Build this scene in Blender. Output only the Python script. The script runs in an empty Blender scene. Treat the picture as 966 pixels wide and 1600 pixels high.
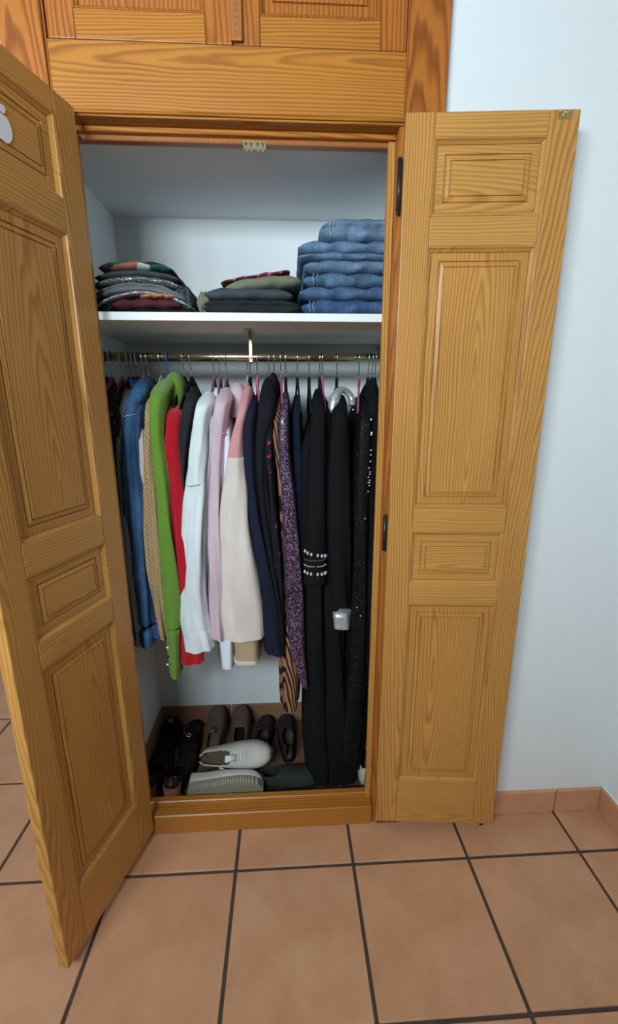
import bpy, bmesh, math, random
from mathutils import Vector, Matrix
random.seed(7)
scene = bpy.context.scene
C = scene.collection
PI = math.pi

# ---------------------------------------------------------------- camera
cam_data = bpy.data.cameras.new('camera')
cam = bpy.data.objects.new('camera', cam_data); C.objects.link(cam)
cam_data.sensor_fit = 'VERTICAL'; cam_data.sensor_height = 24.0
cam_data.lens = 24.0 * 678.65 / 1600.0
cam_data.clip_start = 0.02
_yaw, _pitch, _roll = 0.0521, 0.2424, -0.0018
_f = Vector((math.sin(_yaw)*math.cos(_pitch), math.cos(_yaw)*math.cos(_pitch), -math.sin(_pitch)))
_r = Vector((math.cos(_yaw), -math.sin(_yaw), 0)); _u = _r.cross(_f)
_c, _s = math.cos(_roll), math.sin(_roll)
_r, _u = _c*_r + _s*_u, -_s*_r + _c*_u
cam.matrix_world = Matrix(((_r.x, _u.x, -_f.x, .4541), (_r.y, _u.y, -_f.y, -1.1688), (_r.z, _u.z, -_f.z, 1.3873), (0, 0, 0, 1)))
scene.camera = cam

# ---------------------------------------------------------------- light
world = bpy.data.worlds.new('sky'); scene.world = world; world.use_nodes = True
bg = world.node_tree.nodes['Background']
bg.inputs['Color'].default_value = (.62, .80, 1.0, 1); bg.inputs['Strength'].default_value = 1.0
WIN = (-1.50, .20, 1.76, 2.36)              # window in the wall behind the camera: x0, x1, z0, z1
WALL_Y = -2.1
ld = bpy.data.lights.new('window_daylight', 'AREA'); ld.shape = 'RECTANGLE'
ld.size = WIN[1]-WIN[0]; ld.size_y = WIN[3]-WIN[2]; ld.energy = 122.0; ld.color = (.77, .92, 1.0)
lo = bpy.data.objects.new('window_daylight', ld); C.objects.link(lo)
lo.location = ((WIN[0]+WIN[1])/2, WALL_Y-.16, (WIN[2]+WIN[3])/2); lo.rotation_euler = (PI/2, 0, 0)
vs = scene.view_settings
scene.display_settings.display_device = 'sRGB'
vs.view_transform = 'Standard'; vs.look = 'None'; vs.gamma = 1.0; vs.exposure = 0.0; vs.use_curve_mapping = False

# ---------------------------------------------------------------- node helpers
class NT:
    def __init__(s, name, rough=.7, spec=.3):
        s.m = bpy.data.materials.new(name); s.m.use_nodes = True
        s.t = s.m.node_tree; s.b = s.t.nodes['Principled BSDF']
        s.b.inputs['Roughness'].default_value = rough
        s.b.inputs['Specular IOR Level'].default_value = spec
        s.tc = None
    def n(s, t, **kw):
        x = s.t.nodes.new(t)
        for k, v in kw.items(): setattr(x, k, v)
        return x
    def link(s, a, b): s.t.links.new(a, b)
    def put(s, sock, v):
        if hasattr(v, 'links'): s.link(v, sock)
        else: sock.default_value = v
    def math(s, op, a, b=0.0, c=None):
        x = s.n('ShaderNodeMath', operation=op); s.put(x.inputs[0], a); s.put(x.inputs[1], b)
        if c is not None: s.put(x.inputs[2], c)
        return x.outputs[0]
    def obj(s):
        if not s.tc: s.tc = s.n('ShaderNodeTexCoord')
        return s.tc.outputs['Object']
    def xyz(s):
        x = s.n('ShaderNodeSeparateXYZ'); s.link(s.obj(), x.inputs[0]); return x.outputs
    def vec(s, a, b, c):
        x = s.n('ShaderNodeCombineXYZ')
        for i, v in enumerate((a, b, c)): s.put(x.inputs[i], v)
        return x.outputs[0]
    def scaled(s, sc):
        x = s.n('ShaderNodeMapping'); s.link(s.obj(), x.inputs[0]); x.inputs['Scale'].default_value = sc; return x.outputs[0]
    def noise(s, v, scale=1.0, detail=2.0, rough=.5, dist=0.0):
        x = s.n('ShaderNodeTexNoise'); s.link(v, x.inputs['Vector'])
        x.inputs['Scale'].default_value = scale; x.inputs['Detail'].default_value = detail
        x.inputs['Roughness'].default_value = rough; x.inputs['Distortion'].default_value = dist
        return x.outputs['Fac']
    def vor(s, v, scale, feature='F1', out='Distance'):
        x = s.n('ShaderNodeTexVoronoi', feature=feature); s.link(v, x.inputs['Vector']); x.inputs['Scale'].default_value = scale
        return x.outputs[out]
    def ramp(s, fac, stops, interp='LINEAR'):
        x = s.n('ShaderNodeValToRGB'); s.link(fac, x.inputs[0]); e = x.color_ramp; e.interpolation = interp
        while len(e.elements) > 1: e.elements.remove(e.elements[0])
        e.elements[0].position = stops[0][0]; e.elements[0].color = (*stops[0][1], 1)
        for p, c in stops[1:]:
            k = e.elements.new(p); k.color = (*c, 1)
        return x.outputs[0]
    def mix(s, f, a, b, mode='MIX'):
        x = s.n('ShaderNodeMix', data_type='RGBA', blend_type=mode); s.put(x.inputs[0], f)
        for i, v in ((6, a), (7, b)):
            if hasattr(v, 'links'): s.link(v, x.inputs[i])
            else: x.inputs[i].default_value = (*v, 1)
        return x.outputs[2]
    def color(s, c):
        if hasattr(c, 'links'): s.link(c, s.b.inputs['Base Color'])
        else: s.b.inputs['Base Color'].default_value = (*c, 1)
    def bump(s, h, strength=.3, dist=.002):
        x = s.n('ShaderNodeBump'); x.inputs['Strength'].default_value = strength; x.inputs['Distance'].default_value = dist
        s.link(h, x.inputs['Height']); s.link(x.outputs[0], s.b.inputs['Normal'])
    def rnd(s): return s.n('ShaderNodeObjectInfo').outputs['Random']
    def set(s, **kw):
        for k, v in kw.items(): s.put(s.b.inputs[k.replace('_', ' ')], v)
        return s

def wood(name, light, dark, axis='Z', pitch=.0085, rough=.36, amt=.75, off=.16):
    w = NT(name, rough, .30); X, Y, Z = w.xyz(); r = w.rnd()
    if axis == 'Z': u, v = w.math('ADD', X, w.math('MULTIPLY', Y, .8)), Z
    else: u, v = w.math('ADD', Z, w.math('MULTIPLY', Y, .8)), X
    r2 = w.math('FRACT', w.math('MULTIPLY', r, 17.31)); r3 = w.math('FRACT', w.math('MULTIPLY', r, 53.7))
    seed = w.math('MULTIPLY', r, 40)
    n1 = w.noise(w.vec(w.math('MULTIPLY', u, 5), w.math('MULTIPLY', v, 1.6), seed), 1, 2)
    n2 = w.noise(w.vec(w.math('MULTIPLY', u, 22), w.math('MULTIPLY', v, 5), seed), 1, 2)
    uu = w.math('ADD', w.math('ADD', u, w.math('MULTIPLY', w.math('SUBTRACT', r2, .35), off)), w.math('MULTIPLY', w.math('SUBTRACT', n1, .5), .035))
    ww = w.math('ADD', w.math('MULTIPLY', v, w.math('ADD', .035, w.math('MULTIPLY', r3, .05))), w.math('MULTIPLY', w.math('SUBTRACT', r3, .5), .05))
    ww = w.math('ADD', ww, w.math('MULTIPLY', w.math('SUBTRACT', n2, .5), .014))
    rad = w.math('SQRT', w.math('ADD', w.math('MULTIPLY', uu, uu), w.math('MULTIPLY', ww, ww)))
    n3 = w.noise(w.vec(w.math('MULTIPLY', u, 30), w.math('MULTIPLY', v, 1.1), seed), 1, 1)
    rad = w.math('ADD', rad, w.math('MULTIPLY', w.math('SUBTRACT', n3, .5), .016))
    ph = w.math('FRACT', w.math('DIVIDE', rad, pitch))
    fib = w.noise(w.vec(w.math('MULTIPLY', u, 420), w.math('MULTIPLY', v, 9), seed), 1, 2)
    band = w.n('ShaderNodeValToRGB'); w.link(ph, band.inputs[0]); e = band.color_ramp
    e.elements[0].position = 0; e.elements[0].color = (.05,)*3+(1,)
    e.elements[1].position = 1; e.elements[1].color = (.1,)*3+(1,)
    for p, g in ((.35, .18), (.72, .95), (.86, .8)):
        k = e.elements.new(p); k.color = (g, g, g, 1)
    big = w.noise(w.vec(w.math('MULTIPLY', u, 9), w.math('MULTIPLY', v, 2.5), seed), 1, 3)
    f = w.math('MULTIPLY', w.math('MULTIPLY', band.outputs[0], w.math('ADD', .55, w.math('MULTIPLY', fib, .5))), w.math('ADD', .35, w.math('MULTIPLY', big, 1.2)))
    col = w.mix(w.math('MULTIPLY', f, amt), light, dark)
    tint = w.mix(w.math('MULTIPLY', w.math('SUBTRACT', big, .3), .55), col, tuple(c*.68 for c in light))
    w.color(tint); w.bump(f, .12, .0006); w.set(Coat_Weight=.12, Coat_Roughness=.3)
    return w.m

M = {}
DL, DD = (.63, .305, .078), (.30, .100, .016)
M['door_v'] = wood('pine_door_vertical', DL, DD, 'Z', .0068, amt=.85)
M['door_h'] = wood('pine_door_horizontal', (.64, .315, .082), (.35, .13, .022), 'X', .0072, amt=.8)
M['door_panel'] = wood('pine_panel_vertical', (.63, .305, .076), (.32, .112, .018), 'Z', .0075, amt=.9, off=.06)
M['frame_v'] = wood('pine_frame_vertical', (.50, .160, .026), (.17, .035, .006), 'Z', .0095, amt=1.0, off=.05)
M['frame_h'] = wood('pine_frame_horizontal', (.53, .205, .030), (.22, .056, .008), 'X', .0068, amt=.95, off=.3)
M['bead'] = wood('pine_bead', (.42, .15, .04), (.25, .07, .02), 'Z', .006)

def plain(name, c, rough=.6, spec=.3, metal=0, var=0, vscale=20, bump=0):
    w = NT(name, rough, spec); w.set(Metallic=metal)
    if var or bump:
        n = w.noise(w.obj(), vscale, 3)
        if var: w.color(w.mix(n, tuple(x*(1-var) for x in c), tuple(min(1, x*(1+var)) for x in c)))
        else: w.color(c)
        if bump: w.bump(n, bump, .003)
    else: w.color(c)
    return w.m

M['wall'] = plain('white_plaster', (.80, .82, .82), .85, .2, var=.02, vscale=3, bump=.05)
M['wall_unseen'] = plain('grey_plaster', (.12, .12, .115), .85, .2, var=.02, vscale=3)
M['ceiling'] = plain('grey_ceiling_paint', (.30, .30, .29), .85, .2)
M['shelf'] = plain('white_shelf', (.82, .84, .83), .5)
M['white_frame'] = plain('white_lacquer', (.8, .8, .79), .4)
w = NT('terracotta_tile', .42, .35)
n = w.noise(w.obj(), 7, 4, .6); r = w.rnd()
c1 = w.ramp(n, [(.3, (.53, .245, .115)), (.5, (.62, .305, .155)), (.7, (.69, .36, .195))])
c2 = w.mix(w.math('MULTIPLY', r, .28), c1, (.50, .22, .105))
fine = w.noise(w.obj(), 220, 2)
w.color(w.mix(w.math('MULTIPLY', fine, .25), c2, (.68, .42, .28))); w.bump(n, .08, .002); M['tile'] = w.m
M['closet_tile'] = plain('shade_toned_closet_tile', (.17, .085, .048), .6, .2, var=.25, vscale=9)  # terracotta darkened so the shade low in the closet is in the colour
M['closet_skirting'] = plain('shade_toned_skirting_tile', (.30, .15, .088), .6, .2, var=.2, vscale=9)  # skirting terracotta toned down too, painting in the shade behind the shoes
M['grout'] = plain('dark_grout', (.085, .06, .048), .9, .1, var=.3, vscale=30)
M['brass'] = plain('brass', (.62, .50, .26), .28, .5, metal=1, var=.15, vscale=60)
M['rod'] = plain('worn_brass_rod', (.60, .52, .33), .25, .5, metal=1, var=.35, vscale=45)
M['steel'] = plain('steel_wire', (.55, .56, .58), .25, .5, metal=1)
M['iron'] = plain('black_iron', (.02, .018, .017), .4, .5)
M['blue_plastic'] = plain('blue_plastic', (.06, .08, .45), .4)
M['sticker'] = plain('white_sticker', (.80, .82, .88), .4)

# fabrics ---------------------------------------------------------------
def cloth(name, c, var=.10, weave=700, bump=.42, rough=.85, sheen=.15, wr=14):
    w = NT(name, rough, .15)
    X, Y, Z = w.xyz()
    n = w.noise(w.scaled((1, 1, .35)), wr, 3)
    f = w.noise(w.obj(), weave, 1)
    m = w.math('ADD', w.math('MULTIPLY', n, .7), w.math('MULTIPLY', f, .3))
    w.color(w.ramp(m, [(.3, tuple(x*(1-var*2) for x in c)), (.7, tuple(min(1, x*(1+var)) for x in c))]))
    w.bump(w.math('ADD', n, w.math('MULTIPLY', f, .05)), bump, .011); w.set(Sheen_Weight=sheen if max(c) > .12 else 0.0)
    return w
def knit(name, c, freq=190, slope=1.0, var=.2):
    w = NT(name, .9, .1); X, Y, Z = w.xyz()
    a = w.math('SINE', w.math('MULTIPLY', w.math('ADD', Z, w.math('MULTIPLY', w.math('ADD', X, Y), slope)), freq*2))
    b = w.math('SINE', w.math('MULTIPLY', w.math('ADD', X, Y), freq*3))
    h = w.math('ADD', a, w.math('MULTIPLY', b, .4)); n = w.noise(w.obj(), 260, 2)
    f = w.math('ADD', w.math('MULTIPLY', h, .22), w.math('ADD', .1, w.math('MULTIPLY', n, .8)))
    w.color(w.ramp(f, [(.15, tuple(x*(1-2*var) for x in c)), (.8, tuple(min(1, x*(1+var)) for x in c))]))
    w.bump(w.math('ADD', h, n), .45, .0025); w.set(Sheen_Weight=.2); return w.m
def glitter(name, base, spark, scale=650, thr=.55, metal=.7):
    w = NT(name, .35, .5)
    col = w.vor(w.obj(), scale, out='Color'); s = w.n('ShaderNodeSeparateColor'); w.link(col, s.inputs[0])
    g = w.math('GREATER_THAN', s.outputs[0], thr)
    w.color(w.mix(g, base, w.mix(s.outputs[1], spark, tuple(min(1, x*1.6) for x in spark))))
    w.set(Metallic=w.math('MULTIPLY', g, metal)); w.bump(s.outputs[2], .8, .003); return w.m
for k, c in dict(red=(.56, .010, .025), charcoal=(.022, .023, .026), white=(.72, .76, .78), lilac=(.60, .44, .49), pale=(.66, .70, .78),
                 pink=(.60, .27, .28), ivory=(.70, .60, .54), tan_plain=(.42, .30, .19), navy=(.012, .014, .030), ink=(.010, .010, .014),
                 black=(.0065, .0065, .0075), cream_cloth=(.62, .57, .47), beige=(.55, .40, .26), olive=(.17, .18, .12),
                 slate=(.055, .065, .075), dark=(.020, .022, .024), burgundy=(.085, .022, .030), peach=(.56, .20, .08), grey=(.16, .165, .17),
                 navysatin=(.008, .011, .030), lavender=(.30, .16, .28), taupe=(.105, .068, .052), canvas=(.56, .52, .46), sole=(.30, .28, .20),
                 mule=(.018, .013, .010), heel=(.30, .10, .045), darkgreen=(.028, .032, .028), plum=(.030, .016, .018), insole=(.13, .085, .055)).items():
    M[k] = cloth('cloth_'+k, c).m
w = NT('tread_sole', .8, .2); X, Y, Z = w.xyz()
t_ = w.math('SINE', w.math('MULTIPLY', w.math('ADD', X, w.math('MULTIPLY', w.math('ABSOLUTE', Y), .8)), 700))
w.color(w.ramp(w.math('ADD', .5, w.math('MULTIPLY', t_, .5)), [(.3, (.20, .18, .12)), (.7, (.40, .37, .29))])); w.bump(t_, .6, .002); M['sole'] = w.m
def denim(name, c):
    w = NT(name, .85, .15)
    n = w.noise(w.scaled((1, 1, .5)), 16, 4, .6); f = w.noise(w.scaled((1, 1, .4)), 500, 2)
    m = w.math('ADD', w.math('MULTIPLY', n, .65), w.math('MULTIPLY', f, .4))
    w.color(w.ramp(m, [(.32, tuple(x*.45 for x in c)), (.52, c), (.72, tuple(min(1, x*1.75+.03) for x in c))]))
    w.bump(m, .4, .006); return w.m
M['denim'] = denim('denim_mid', (.045, .115, .235)); M['denim_dark'] = denim('denim_dark', (.035, .065, .155))
for i, c in enumerate([(.125, .195, .285), (.115, .185, .29), (.11, .175, .275), (.11, .18, .27), (.075, .135, .215), (.062, .115, .205), (.042, .088, .18)]): M['jean%d' % i] = denim('jeans_%d' % i, c)
M['stitch'] = plain('pale_thread', (.45, .50, .58), .8)
M['green'] = knit('green_knit', (.17, .33, .040), 420, .6, .10)
M['tan_knit'] = knit('tan_cable_knit', (.54, .35, .18), 190, 2.2, .2)
M['red_knit'] = knit('red_knit', (.52, .008, .020), 420, .4, .10)
w = NT('leopard', .8, .2)
v = w.vor(w.scaled((1, 1, .8)), 70, 'SMOOTH_F1'); n = w.noise(w.obj(), 60, 2)
w.color(w.ramp(w.math('ADD', v, w.math('MULTIPLY', n, .5)), [(.0, (.16, .09, .07)), (.42, (.14, .085, .07)), (.46, (.012, .008, .008)), (.9, (.03, .02, .02))])); M['leopard'] = w.m
def stripes(name, a, b, freq, dist, thr=.5, zs=1.0, soft=.06):
    w = NT(name, .75, .2); X, Y, Z = w.xyz()
    n = w.noise(w.scaled((1, 1, .45)), 22, 2)
    f = w.math('SINE', w.math('ADD', w.math('MULTIPLY', w.math('ADD', w.math('ADD', X, w.math('MULTIPLY', Y, .7)), w.math('MULTIPLY', Z, zs)), freq), w.math('MULTIPLY', n, dist)))
    w.color(w.ramp(w.math('ADD', .5, w.math('MULTIPLY', f, .5)), [(thr-soft, a), (thr+soft, b)])); return w.m
M['tiger'] = stripes('tiger_stripe', (.34, .16, .08), (.022, .010, .009), 560, 11, .52, .18)
M['greystripe'] = stripes('grey_striped_shirting', (.14, .18, .23), (.40, .46, .52), 500, 1.0, .6, 1.0)
w = NT('fuchsia_print', .8, .2)
w.color(w.ramp(w.noise(w.obj(), 34, 2), [(.61, (.008, .008, .010)), (.65, (.36, .02, .09))])); M['fuchsia_print'] = w.m
M['purple_glitter'] = glitter('purple_glitter', (.022, .009, .024), (.32, .20, .31), 400, .72, .4)
M['silver_glitter'] = glitter('silver_sequin', (.30, .33, .34), (.60, .66, .67), 380, .3, .7)
M['black_sequin'] = glitter('black_sequin', (.006, .006, .007), (.05, .05, .052), 420, .97, .0)
M['black_sequin'].node_tree.nodes['Principled BSDF'].inputs['Roughness'].default_value = .6; M['black_sequin'].node_tree.nodes['Principled BSDF'].inputs['Specular IOR Level'].default_value = .15
M['grey_lurex'] = glitter('grey_lurex', (.075, .08, .08), (.36, .37, .37), 480, .7, .5)
M['silver_lurex'] = glitter('silver_lurex', (.20, .20, .20), (.55, .55, .54), 480, .55, .6)
M['spark'] = plain('rhinestone', (.95, .95, .97), .12, .8, metal=.6)
M['bead_gem'] = plain('glass_bead', (.62, .56, .52), .2, .7)
w = NT('leaf_print', .8, .2)
v = w.vor(w.scaled((1, .8, 2.2)), 24, 'F1', 'Color'); s = w.n('ShaderNodeSeparateColor'); w.link(v, s.inputs[0])
w.color(w.ramp(s.outputs[0], [(0, (.015, .022, .020)), (.25, (.02, .07, .055)), (.45, (.38, .42, .38)), (.60, (.30, .11, .07)), (.78, (.16, .15, .11)), (.9, (.42, .20, .09))], 'CONSTANT')); M['leaf_print'] = w.m
w = NT('red_plaid', .85, .15); X, Y, Z = w.xyz()
a = w.math('SINE', w.math('MULTIPLY', X, 210)); b = w.math('SINE', w.math('MULTIPLY', w.math('ADD', Y, Z), 260))
w.color(w.mix(w.math('GREATER_THAN', b, .3), w.ramp(w.math('ADD', .5, w.math('MULTIPLY', a, .5)), [(.40, (.20, .018, .028)), (.86, (.24, .03, .04)), (.92, (.34, .20, .18))]), (.085, .012, .025))); M['red_plaid'] = w.m
for k, c in dict(h_magenta=(.32, .035, .12), h_purple=(.18, .03, .11), h_pink=(.55, .05, .22), h_black=(.012, .014, .017), h_red=(.38, .03, .09), h_beige=(.52, .40, .27)).items(): M[k] = cloth(k, c, .05, sheen=.4).m

# ---------------------------------------------------------------- object helpers
def tag(o, label, cat, group=None, kind=None):
    o['label'] = label; o['category'] = cat
    if group: o['group'] = group
    if kind: o['kind'] = kind
    return o
def empty(name, loc=(0, 0, 0), rot=(0, 0, 0)):
    o = bpy.data.objects.new(name, None); C.objects.link(o); o.location = loc; o.rotation_euler = rot; o.empty_display_size = .05
    return o
def link(name, me, mat, parent=None, loc=(0, 0, 0), smooth=False):
    if isinstance(mat, str): mat = M[mat]
    if not me.materials: me.materials.append(mat)
    if smooth:
        for p in me.polygons: p.use_smooth = True
    o = bpy.data.objects.new(name, me); C.objects.link(o); o.parent = parent; o.location = loc
    return o
def mesh(name, v, f):
    me = bpy.data.meshes.new(name); me.from_pydata([tuple(p) for p in v], [], f); me.update()
    bm = bmesh.new(); bm.from_mesh(me); bmesh.ops.recalc_face_normals(bm, faces=bm.faces); bm.to_mesh(me); bm.free()
    return me
def box_mesh(name, dx, dy, dz, bevel=.0015, seg=1):
    bm = bmesh.new(); bmesh.ops.create_cube(bm, size=1); bmesh.ops.scale(bm, vec=(dx, dy, dz), verts=bm.verts)
    if bevel: bmesh.ops.bevel(bm, geom=bm.edges[:], offset=min(bevel, .45*min(dx, dy, dz)), segments=seg, affect='EDGES', profile=.5)
    me = bpy.data.meshes.new(name); bm.to_mesh(me); bm.free(); return me
def box(name, b, mat, parent=None, bevel=.0015, seg=1):
    x0, x1, y0, y1, z0, z1 = b
    return link(name, box_mesh(name, x1-x0, y1-y0, z1-z0, bevel, seg), mat, parent, ((x0+x1)/2, (y0+y1)/2, (z0+z1)/2))
def struct(o, label=None):
    o['kind'] = 'structure'
    if label: o['label'] = label
    return o
def tube(name, pts, rad, mat, parent=None, n=8, closed=False, flat=1.0, side=None):
    """tube along a polyline; flat < 1 squeezes it along 'side'"""
    P = [Vector(p) for p in pts]; V = []; F = []; m = len(P)
    up = Vector(side) if side else Vector((1, 0, 0))
    for i, p in enumerate(P):
        a = P[(i-1) % m] if (closed or i) else p; b = P[(i+1) % m] if (closed or i < m-1) else p
        t = (b-a).normalized(); s = (up - up.dot(t)*t)
        if s.length < 1e-5: s = Vector((0, 1, 0)) - Vector((0, 1, 0)).dot(t)*t
        s.normalize(); q = t.cross(s); r = rad[i] if isinstance(rad, (list, tuple)) else rad
        for k in range(n):
            an = 2*PI*k/n; V.append(p + s*math.cos(an)*r*flat + q*math.sin(an)*r)
    for i in range(m if closed else m-1):
        j = (i+1) % m
        for k in range(n): F.append((i*n+k, i*n+(k+1) % n, j*n+(k+1) % n, j*n+k))
    if not closed: F += [tuple(range(n)), tuple(range((m-1)*n, m*n))]
    return link(name, mesh(name, V, F), mat, parent, smooth=True)
def arc_smooth(pts, k=6):
    """Catmull-Rom resample of tuples of any length"""
    out = []; m = len(pts)
    for i in range(m-1):
        p0, p1, p2, p3 = pts[max(0, i-1)], pts[i], pts[i+1], pts[min(m-1, i+2)]
        for j in range(k):
            t = j/k
            out.append(tuple(.5*(2*b + (c-a)*t + (2*a-5*b+4*c-d)*t*t + (3*b-a-3*c+d)*t**3) for a, b, c, d in zip(p0, p1, p2, p3)))
    out.append(tuple(pts[-1])); return out

# ================================================================ THE ROOM
XR, XL = 1.543, -2.2
TP, TX, TY, GAP = .3635, .2816, -.128, .0092
fl = struct(box('floor', (XL, XR+.1, WALL_Y, 2.2, -.06, -.004), 'grout', bevel=0), 'terracotta tile floor with dark grout')
tile_cache = {}
for i in range(-8, 5):
    for j in range(-10, 8):
        x0, x1 = TX+i*TP+GAP/2, TX+(i+1)*TP-GAP/2; y0, y1 = TY+j*TP+GAP/2, TY+(j+1)*TP-GAP/2
        x0, x1 = max(x0, XL), min(x1, XR); y0, y1 = max(y0, WALL_Y), min(y1, 2.0)
        if y1 > .02 and x1 > -.3:
            if y0 >= .01: x1 = min(x1, -.3)
            elif x0 > -.32: y1 = .02
        if x1-x0 < .02 or y1-y0 < .02: continue
        key = (round(x1-x0, 3), round(y1-y0, 3))
        if key not in tile_cache: tile_cache[key] = box_mesh('tile', x1-x0, y1-y0, .012, .003, 2)
        t = link('tile', tile_cache[key], 'tile', None, ((x0+x1)/2, (y0+y1)/2, -.006)); t.parent = fl; t.matrix_parent_inverse = fl.matrix_world.inverted()
        t.location = Vector(((x0+x1)/2, (y0+y1)/2, -.006)) - fl.location; t.matrix_parent_inverse = Matrix()
WT = .02                                                                       # front wall plane
struct(box('wall_front', (.825, XR, WT, WT+.5, 0, 2.7), 'wall', bevel=0), 'white plastered wall beside the wardrobe')
struct(box('wall_front', (-.14, .825, WT, WT+.5, 2.62, 2.7), 'wall', bevel=0), 'white wall strip above the wardrobe')
struct(box('wall_hall', (-.3, -.14, WT, 2.0, 0, 2.7), 'wall', bevel=0), 'white wall left of the wardrobe')
struct(box('wall_right', (XR, XR+.1, WALL_Y, WT, 0, 2.7), 'wall', bevel=0), 'white wall at the right edge')
struct(box('wall_left', (XL-.1, XL, WALL_Y, 2.0, 0, 2.7), 'wall_unseen', bevel=0))
struct(box('wall_far', (XL, -.14, 2.0, 2.1, 0, 2.7), 'wall', bevel=0))
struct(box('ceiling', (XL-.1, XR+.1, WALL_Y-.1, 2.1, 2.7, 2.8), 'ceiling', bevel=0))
for b in ((XL, WIN[0], 0, 2.7), (WIN[1], XR, 0, 2.7), (WIN[0], WIN[1], 0, WIN[2]), (WIN[0], WIN[1], WIN[3], 2.7)):
    struct(box('wall_back', (b[0], b[1], WALL_Y-.15, WALL_Y, b[2], b[3]), 'wall_unseen', bevel=0))
wn = struct(empty('window_1', ((WIN[0]+WIN[1])/2, WALL_Y-.08, WIN[2])), 'white framed window behind the viewpoint')
hw, hh = (WIN[1]-WIN[0])/2, WIN[3]-WIN[2]
for b in ((-hw, -hw+.05, 0, hh), (hw-.05, hw, 0, hh), (-.03, .03, 0, hh), (-hw, hw, 0, .05), (-hw, hw, hh-.05, hh)):
    box('window_frame', (b[0], b[1], -.03, .03, b[2], b[3]), 'white_frame', wn)
# skirting tiles along the front and right wall
sk = struct(empty('baseboard_front', (.83, WT, 0)), 'terracotta skirting tiles along the white wall')
edges = [.835] + [TX+k*TP for k in (2, 3)] + [XR-.010]
for a, b in zip(edges[:-1], edges[1:]):
    o = box('skirting_tile', (a+.003-.83, b-.003-.83, -.011, .004, .001, .090), 'tile', sk, .002)
sk = struct(empty('baseboard_right', (XR, WT, 0)), 'terracotta skirting tiles along the right wall')
ys = [0.0]+[TY-WT-k*TP for k in range(0, 8)]
for a, b in zip(ys[:-1], ys[1:]):
    box('skirting_tile', (-.011, .004, b+.003, a-.003, .001, .090), 'tile', sk, .002)
box('plaster_bead', (-.005, .002, -3.1, .0, .090, .096), 'wall', sk, .002)

# ---------------------------------------------------------------- closet shell
CL, CR, CB, CZ = -.104, .80, .4915, 1.990
struct(box('wall_closet_left', (CL-.036, CL, .02, CB+.05, 0, 2.62), 'wall', bevel=0), 'white left side wall inside the wardrobe')
struct(box('wall_closet_right', (CR, CR+.025, .02, CB+.05, 0, 2.62), 'wall', bevel=0), 'white right side wall inside the wardrobe')
struct(box('wall_closet_back', (CL, CR, CB, CB+.05, 0, 2.62), 'wall', bevel=0), 'white back wall inside the wardrobe')
struct(box('ceiling_closet', (CL, CR, .072, CB, CZ, CZ+.03), 'wall', bevel=0), 'white ceiling inside the wardrobe')
struct(box('floor_closet', (CL, CR, .055, CB, 0, .028), 'closet_tile', bevel=0), 'terracotta floor inside the wardrobe with shade painted in')
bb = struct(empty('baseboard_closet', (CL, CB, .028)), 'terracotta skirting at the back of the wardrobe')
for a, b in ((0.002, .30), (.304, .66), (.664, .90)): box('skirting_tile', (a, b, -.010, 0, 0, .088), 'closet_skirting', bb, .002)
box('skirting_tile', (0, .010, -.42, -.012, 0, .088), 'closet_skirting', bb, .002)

# ---------------------------------------------------------------- wardrobe frame
OL, OR = -.045, .738
wf = tag(empty('built_in_wardrobe', ((OL+OR)/2, .01, 0)), 'orange pine built-in wardrobe with two open panelled doors and cupboards above', 'wardrobe')
def part_root(name, label, loc, rot=(0, 0, 0)):
    o = empty(name, Vector(loc)-wf.location, rot); o.parent = wf; o['label'] = label; return o
ox = (OL+OR)/2
def fr(name, b, mat, bevel=.002): return box(name, (b[0]-ox, b[1]-ox, b[2]-.01, b[3]-.01, b[4], b[5]), mat, wf, bevel)
fr('casing', (OR+.002, .831, .0, .04, .0, 2.62), 'frame_v')
fr('casing', (-.142, OL-.006, .0, .04, .0, 2.62), 'frame_v')
fr('casing_bead', (OL-.005, OL-.001, .004, .03, 2.02, 2.62), 'bead')
fr('casing_bead', (OR-.002, OR+.002, .003, .03, .03, 2.62), 'bead')
fr('lintel_rail', (OL, OR-.002, .002, .034, 2.022, 2.149), 'frame_h')
fr('lintel_bead', (OL, OR-.002, .000, .03, 2.0165, 2.0205), 'frame_h', .0012)
fr('lintel_bead', (OL, OR-.002, .003, .03, 2.0110, 2.0155), 'frame_h', .0012)
fr('head_jamb', (OL, OR, .006, .075, 2.0115, 2.021), 'frame_h')
fr('head_stop', (OL+.008, OR-.011, .036, .051, 2.000, 2.0115), 'frame_h')
fr('head_shade_strip', (OL+.008, OR-.011, .0505, .072, 1.9895, 2.0105), 'bead')  # darker recessed strip, added for the shaded look under the head stop
for a, b, c, d in ((OR-.011, OR+.004, OR-.029, OR-.011), (OL-.004, OL+.008, OL+.008, OL+.027)):
    fr('side_jamb', (a, b, .006, .075, .0, 2.0115), 'frame_v')
    fr('side_stop', (c, d, .0355, .052, .074, 1.996), 'door_v')
fr('sill', (OL+.008, OR-.011, .001, .075, .0, .073), 'frame_h', .003)
fr('sill_stop', (OL+.008, OR-.011, .036, .060, .073, .094), 'frame_h', .003)
k = fr('catch_keeper', (.362, .416, .036, .066, 1.986, 1.9895), 'brass', .0005)
for dx in (-.014, .014):
    for e in (-.006, .006): box('keeper_clip', (dx+e-.0022, dx+e+.0022, -.006, .006, -.0105, -.001), 'brass', k, .001)
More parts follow.
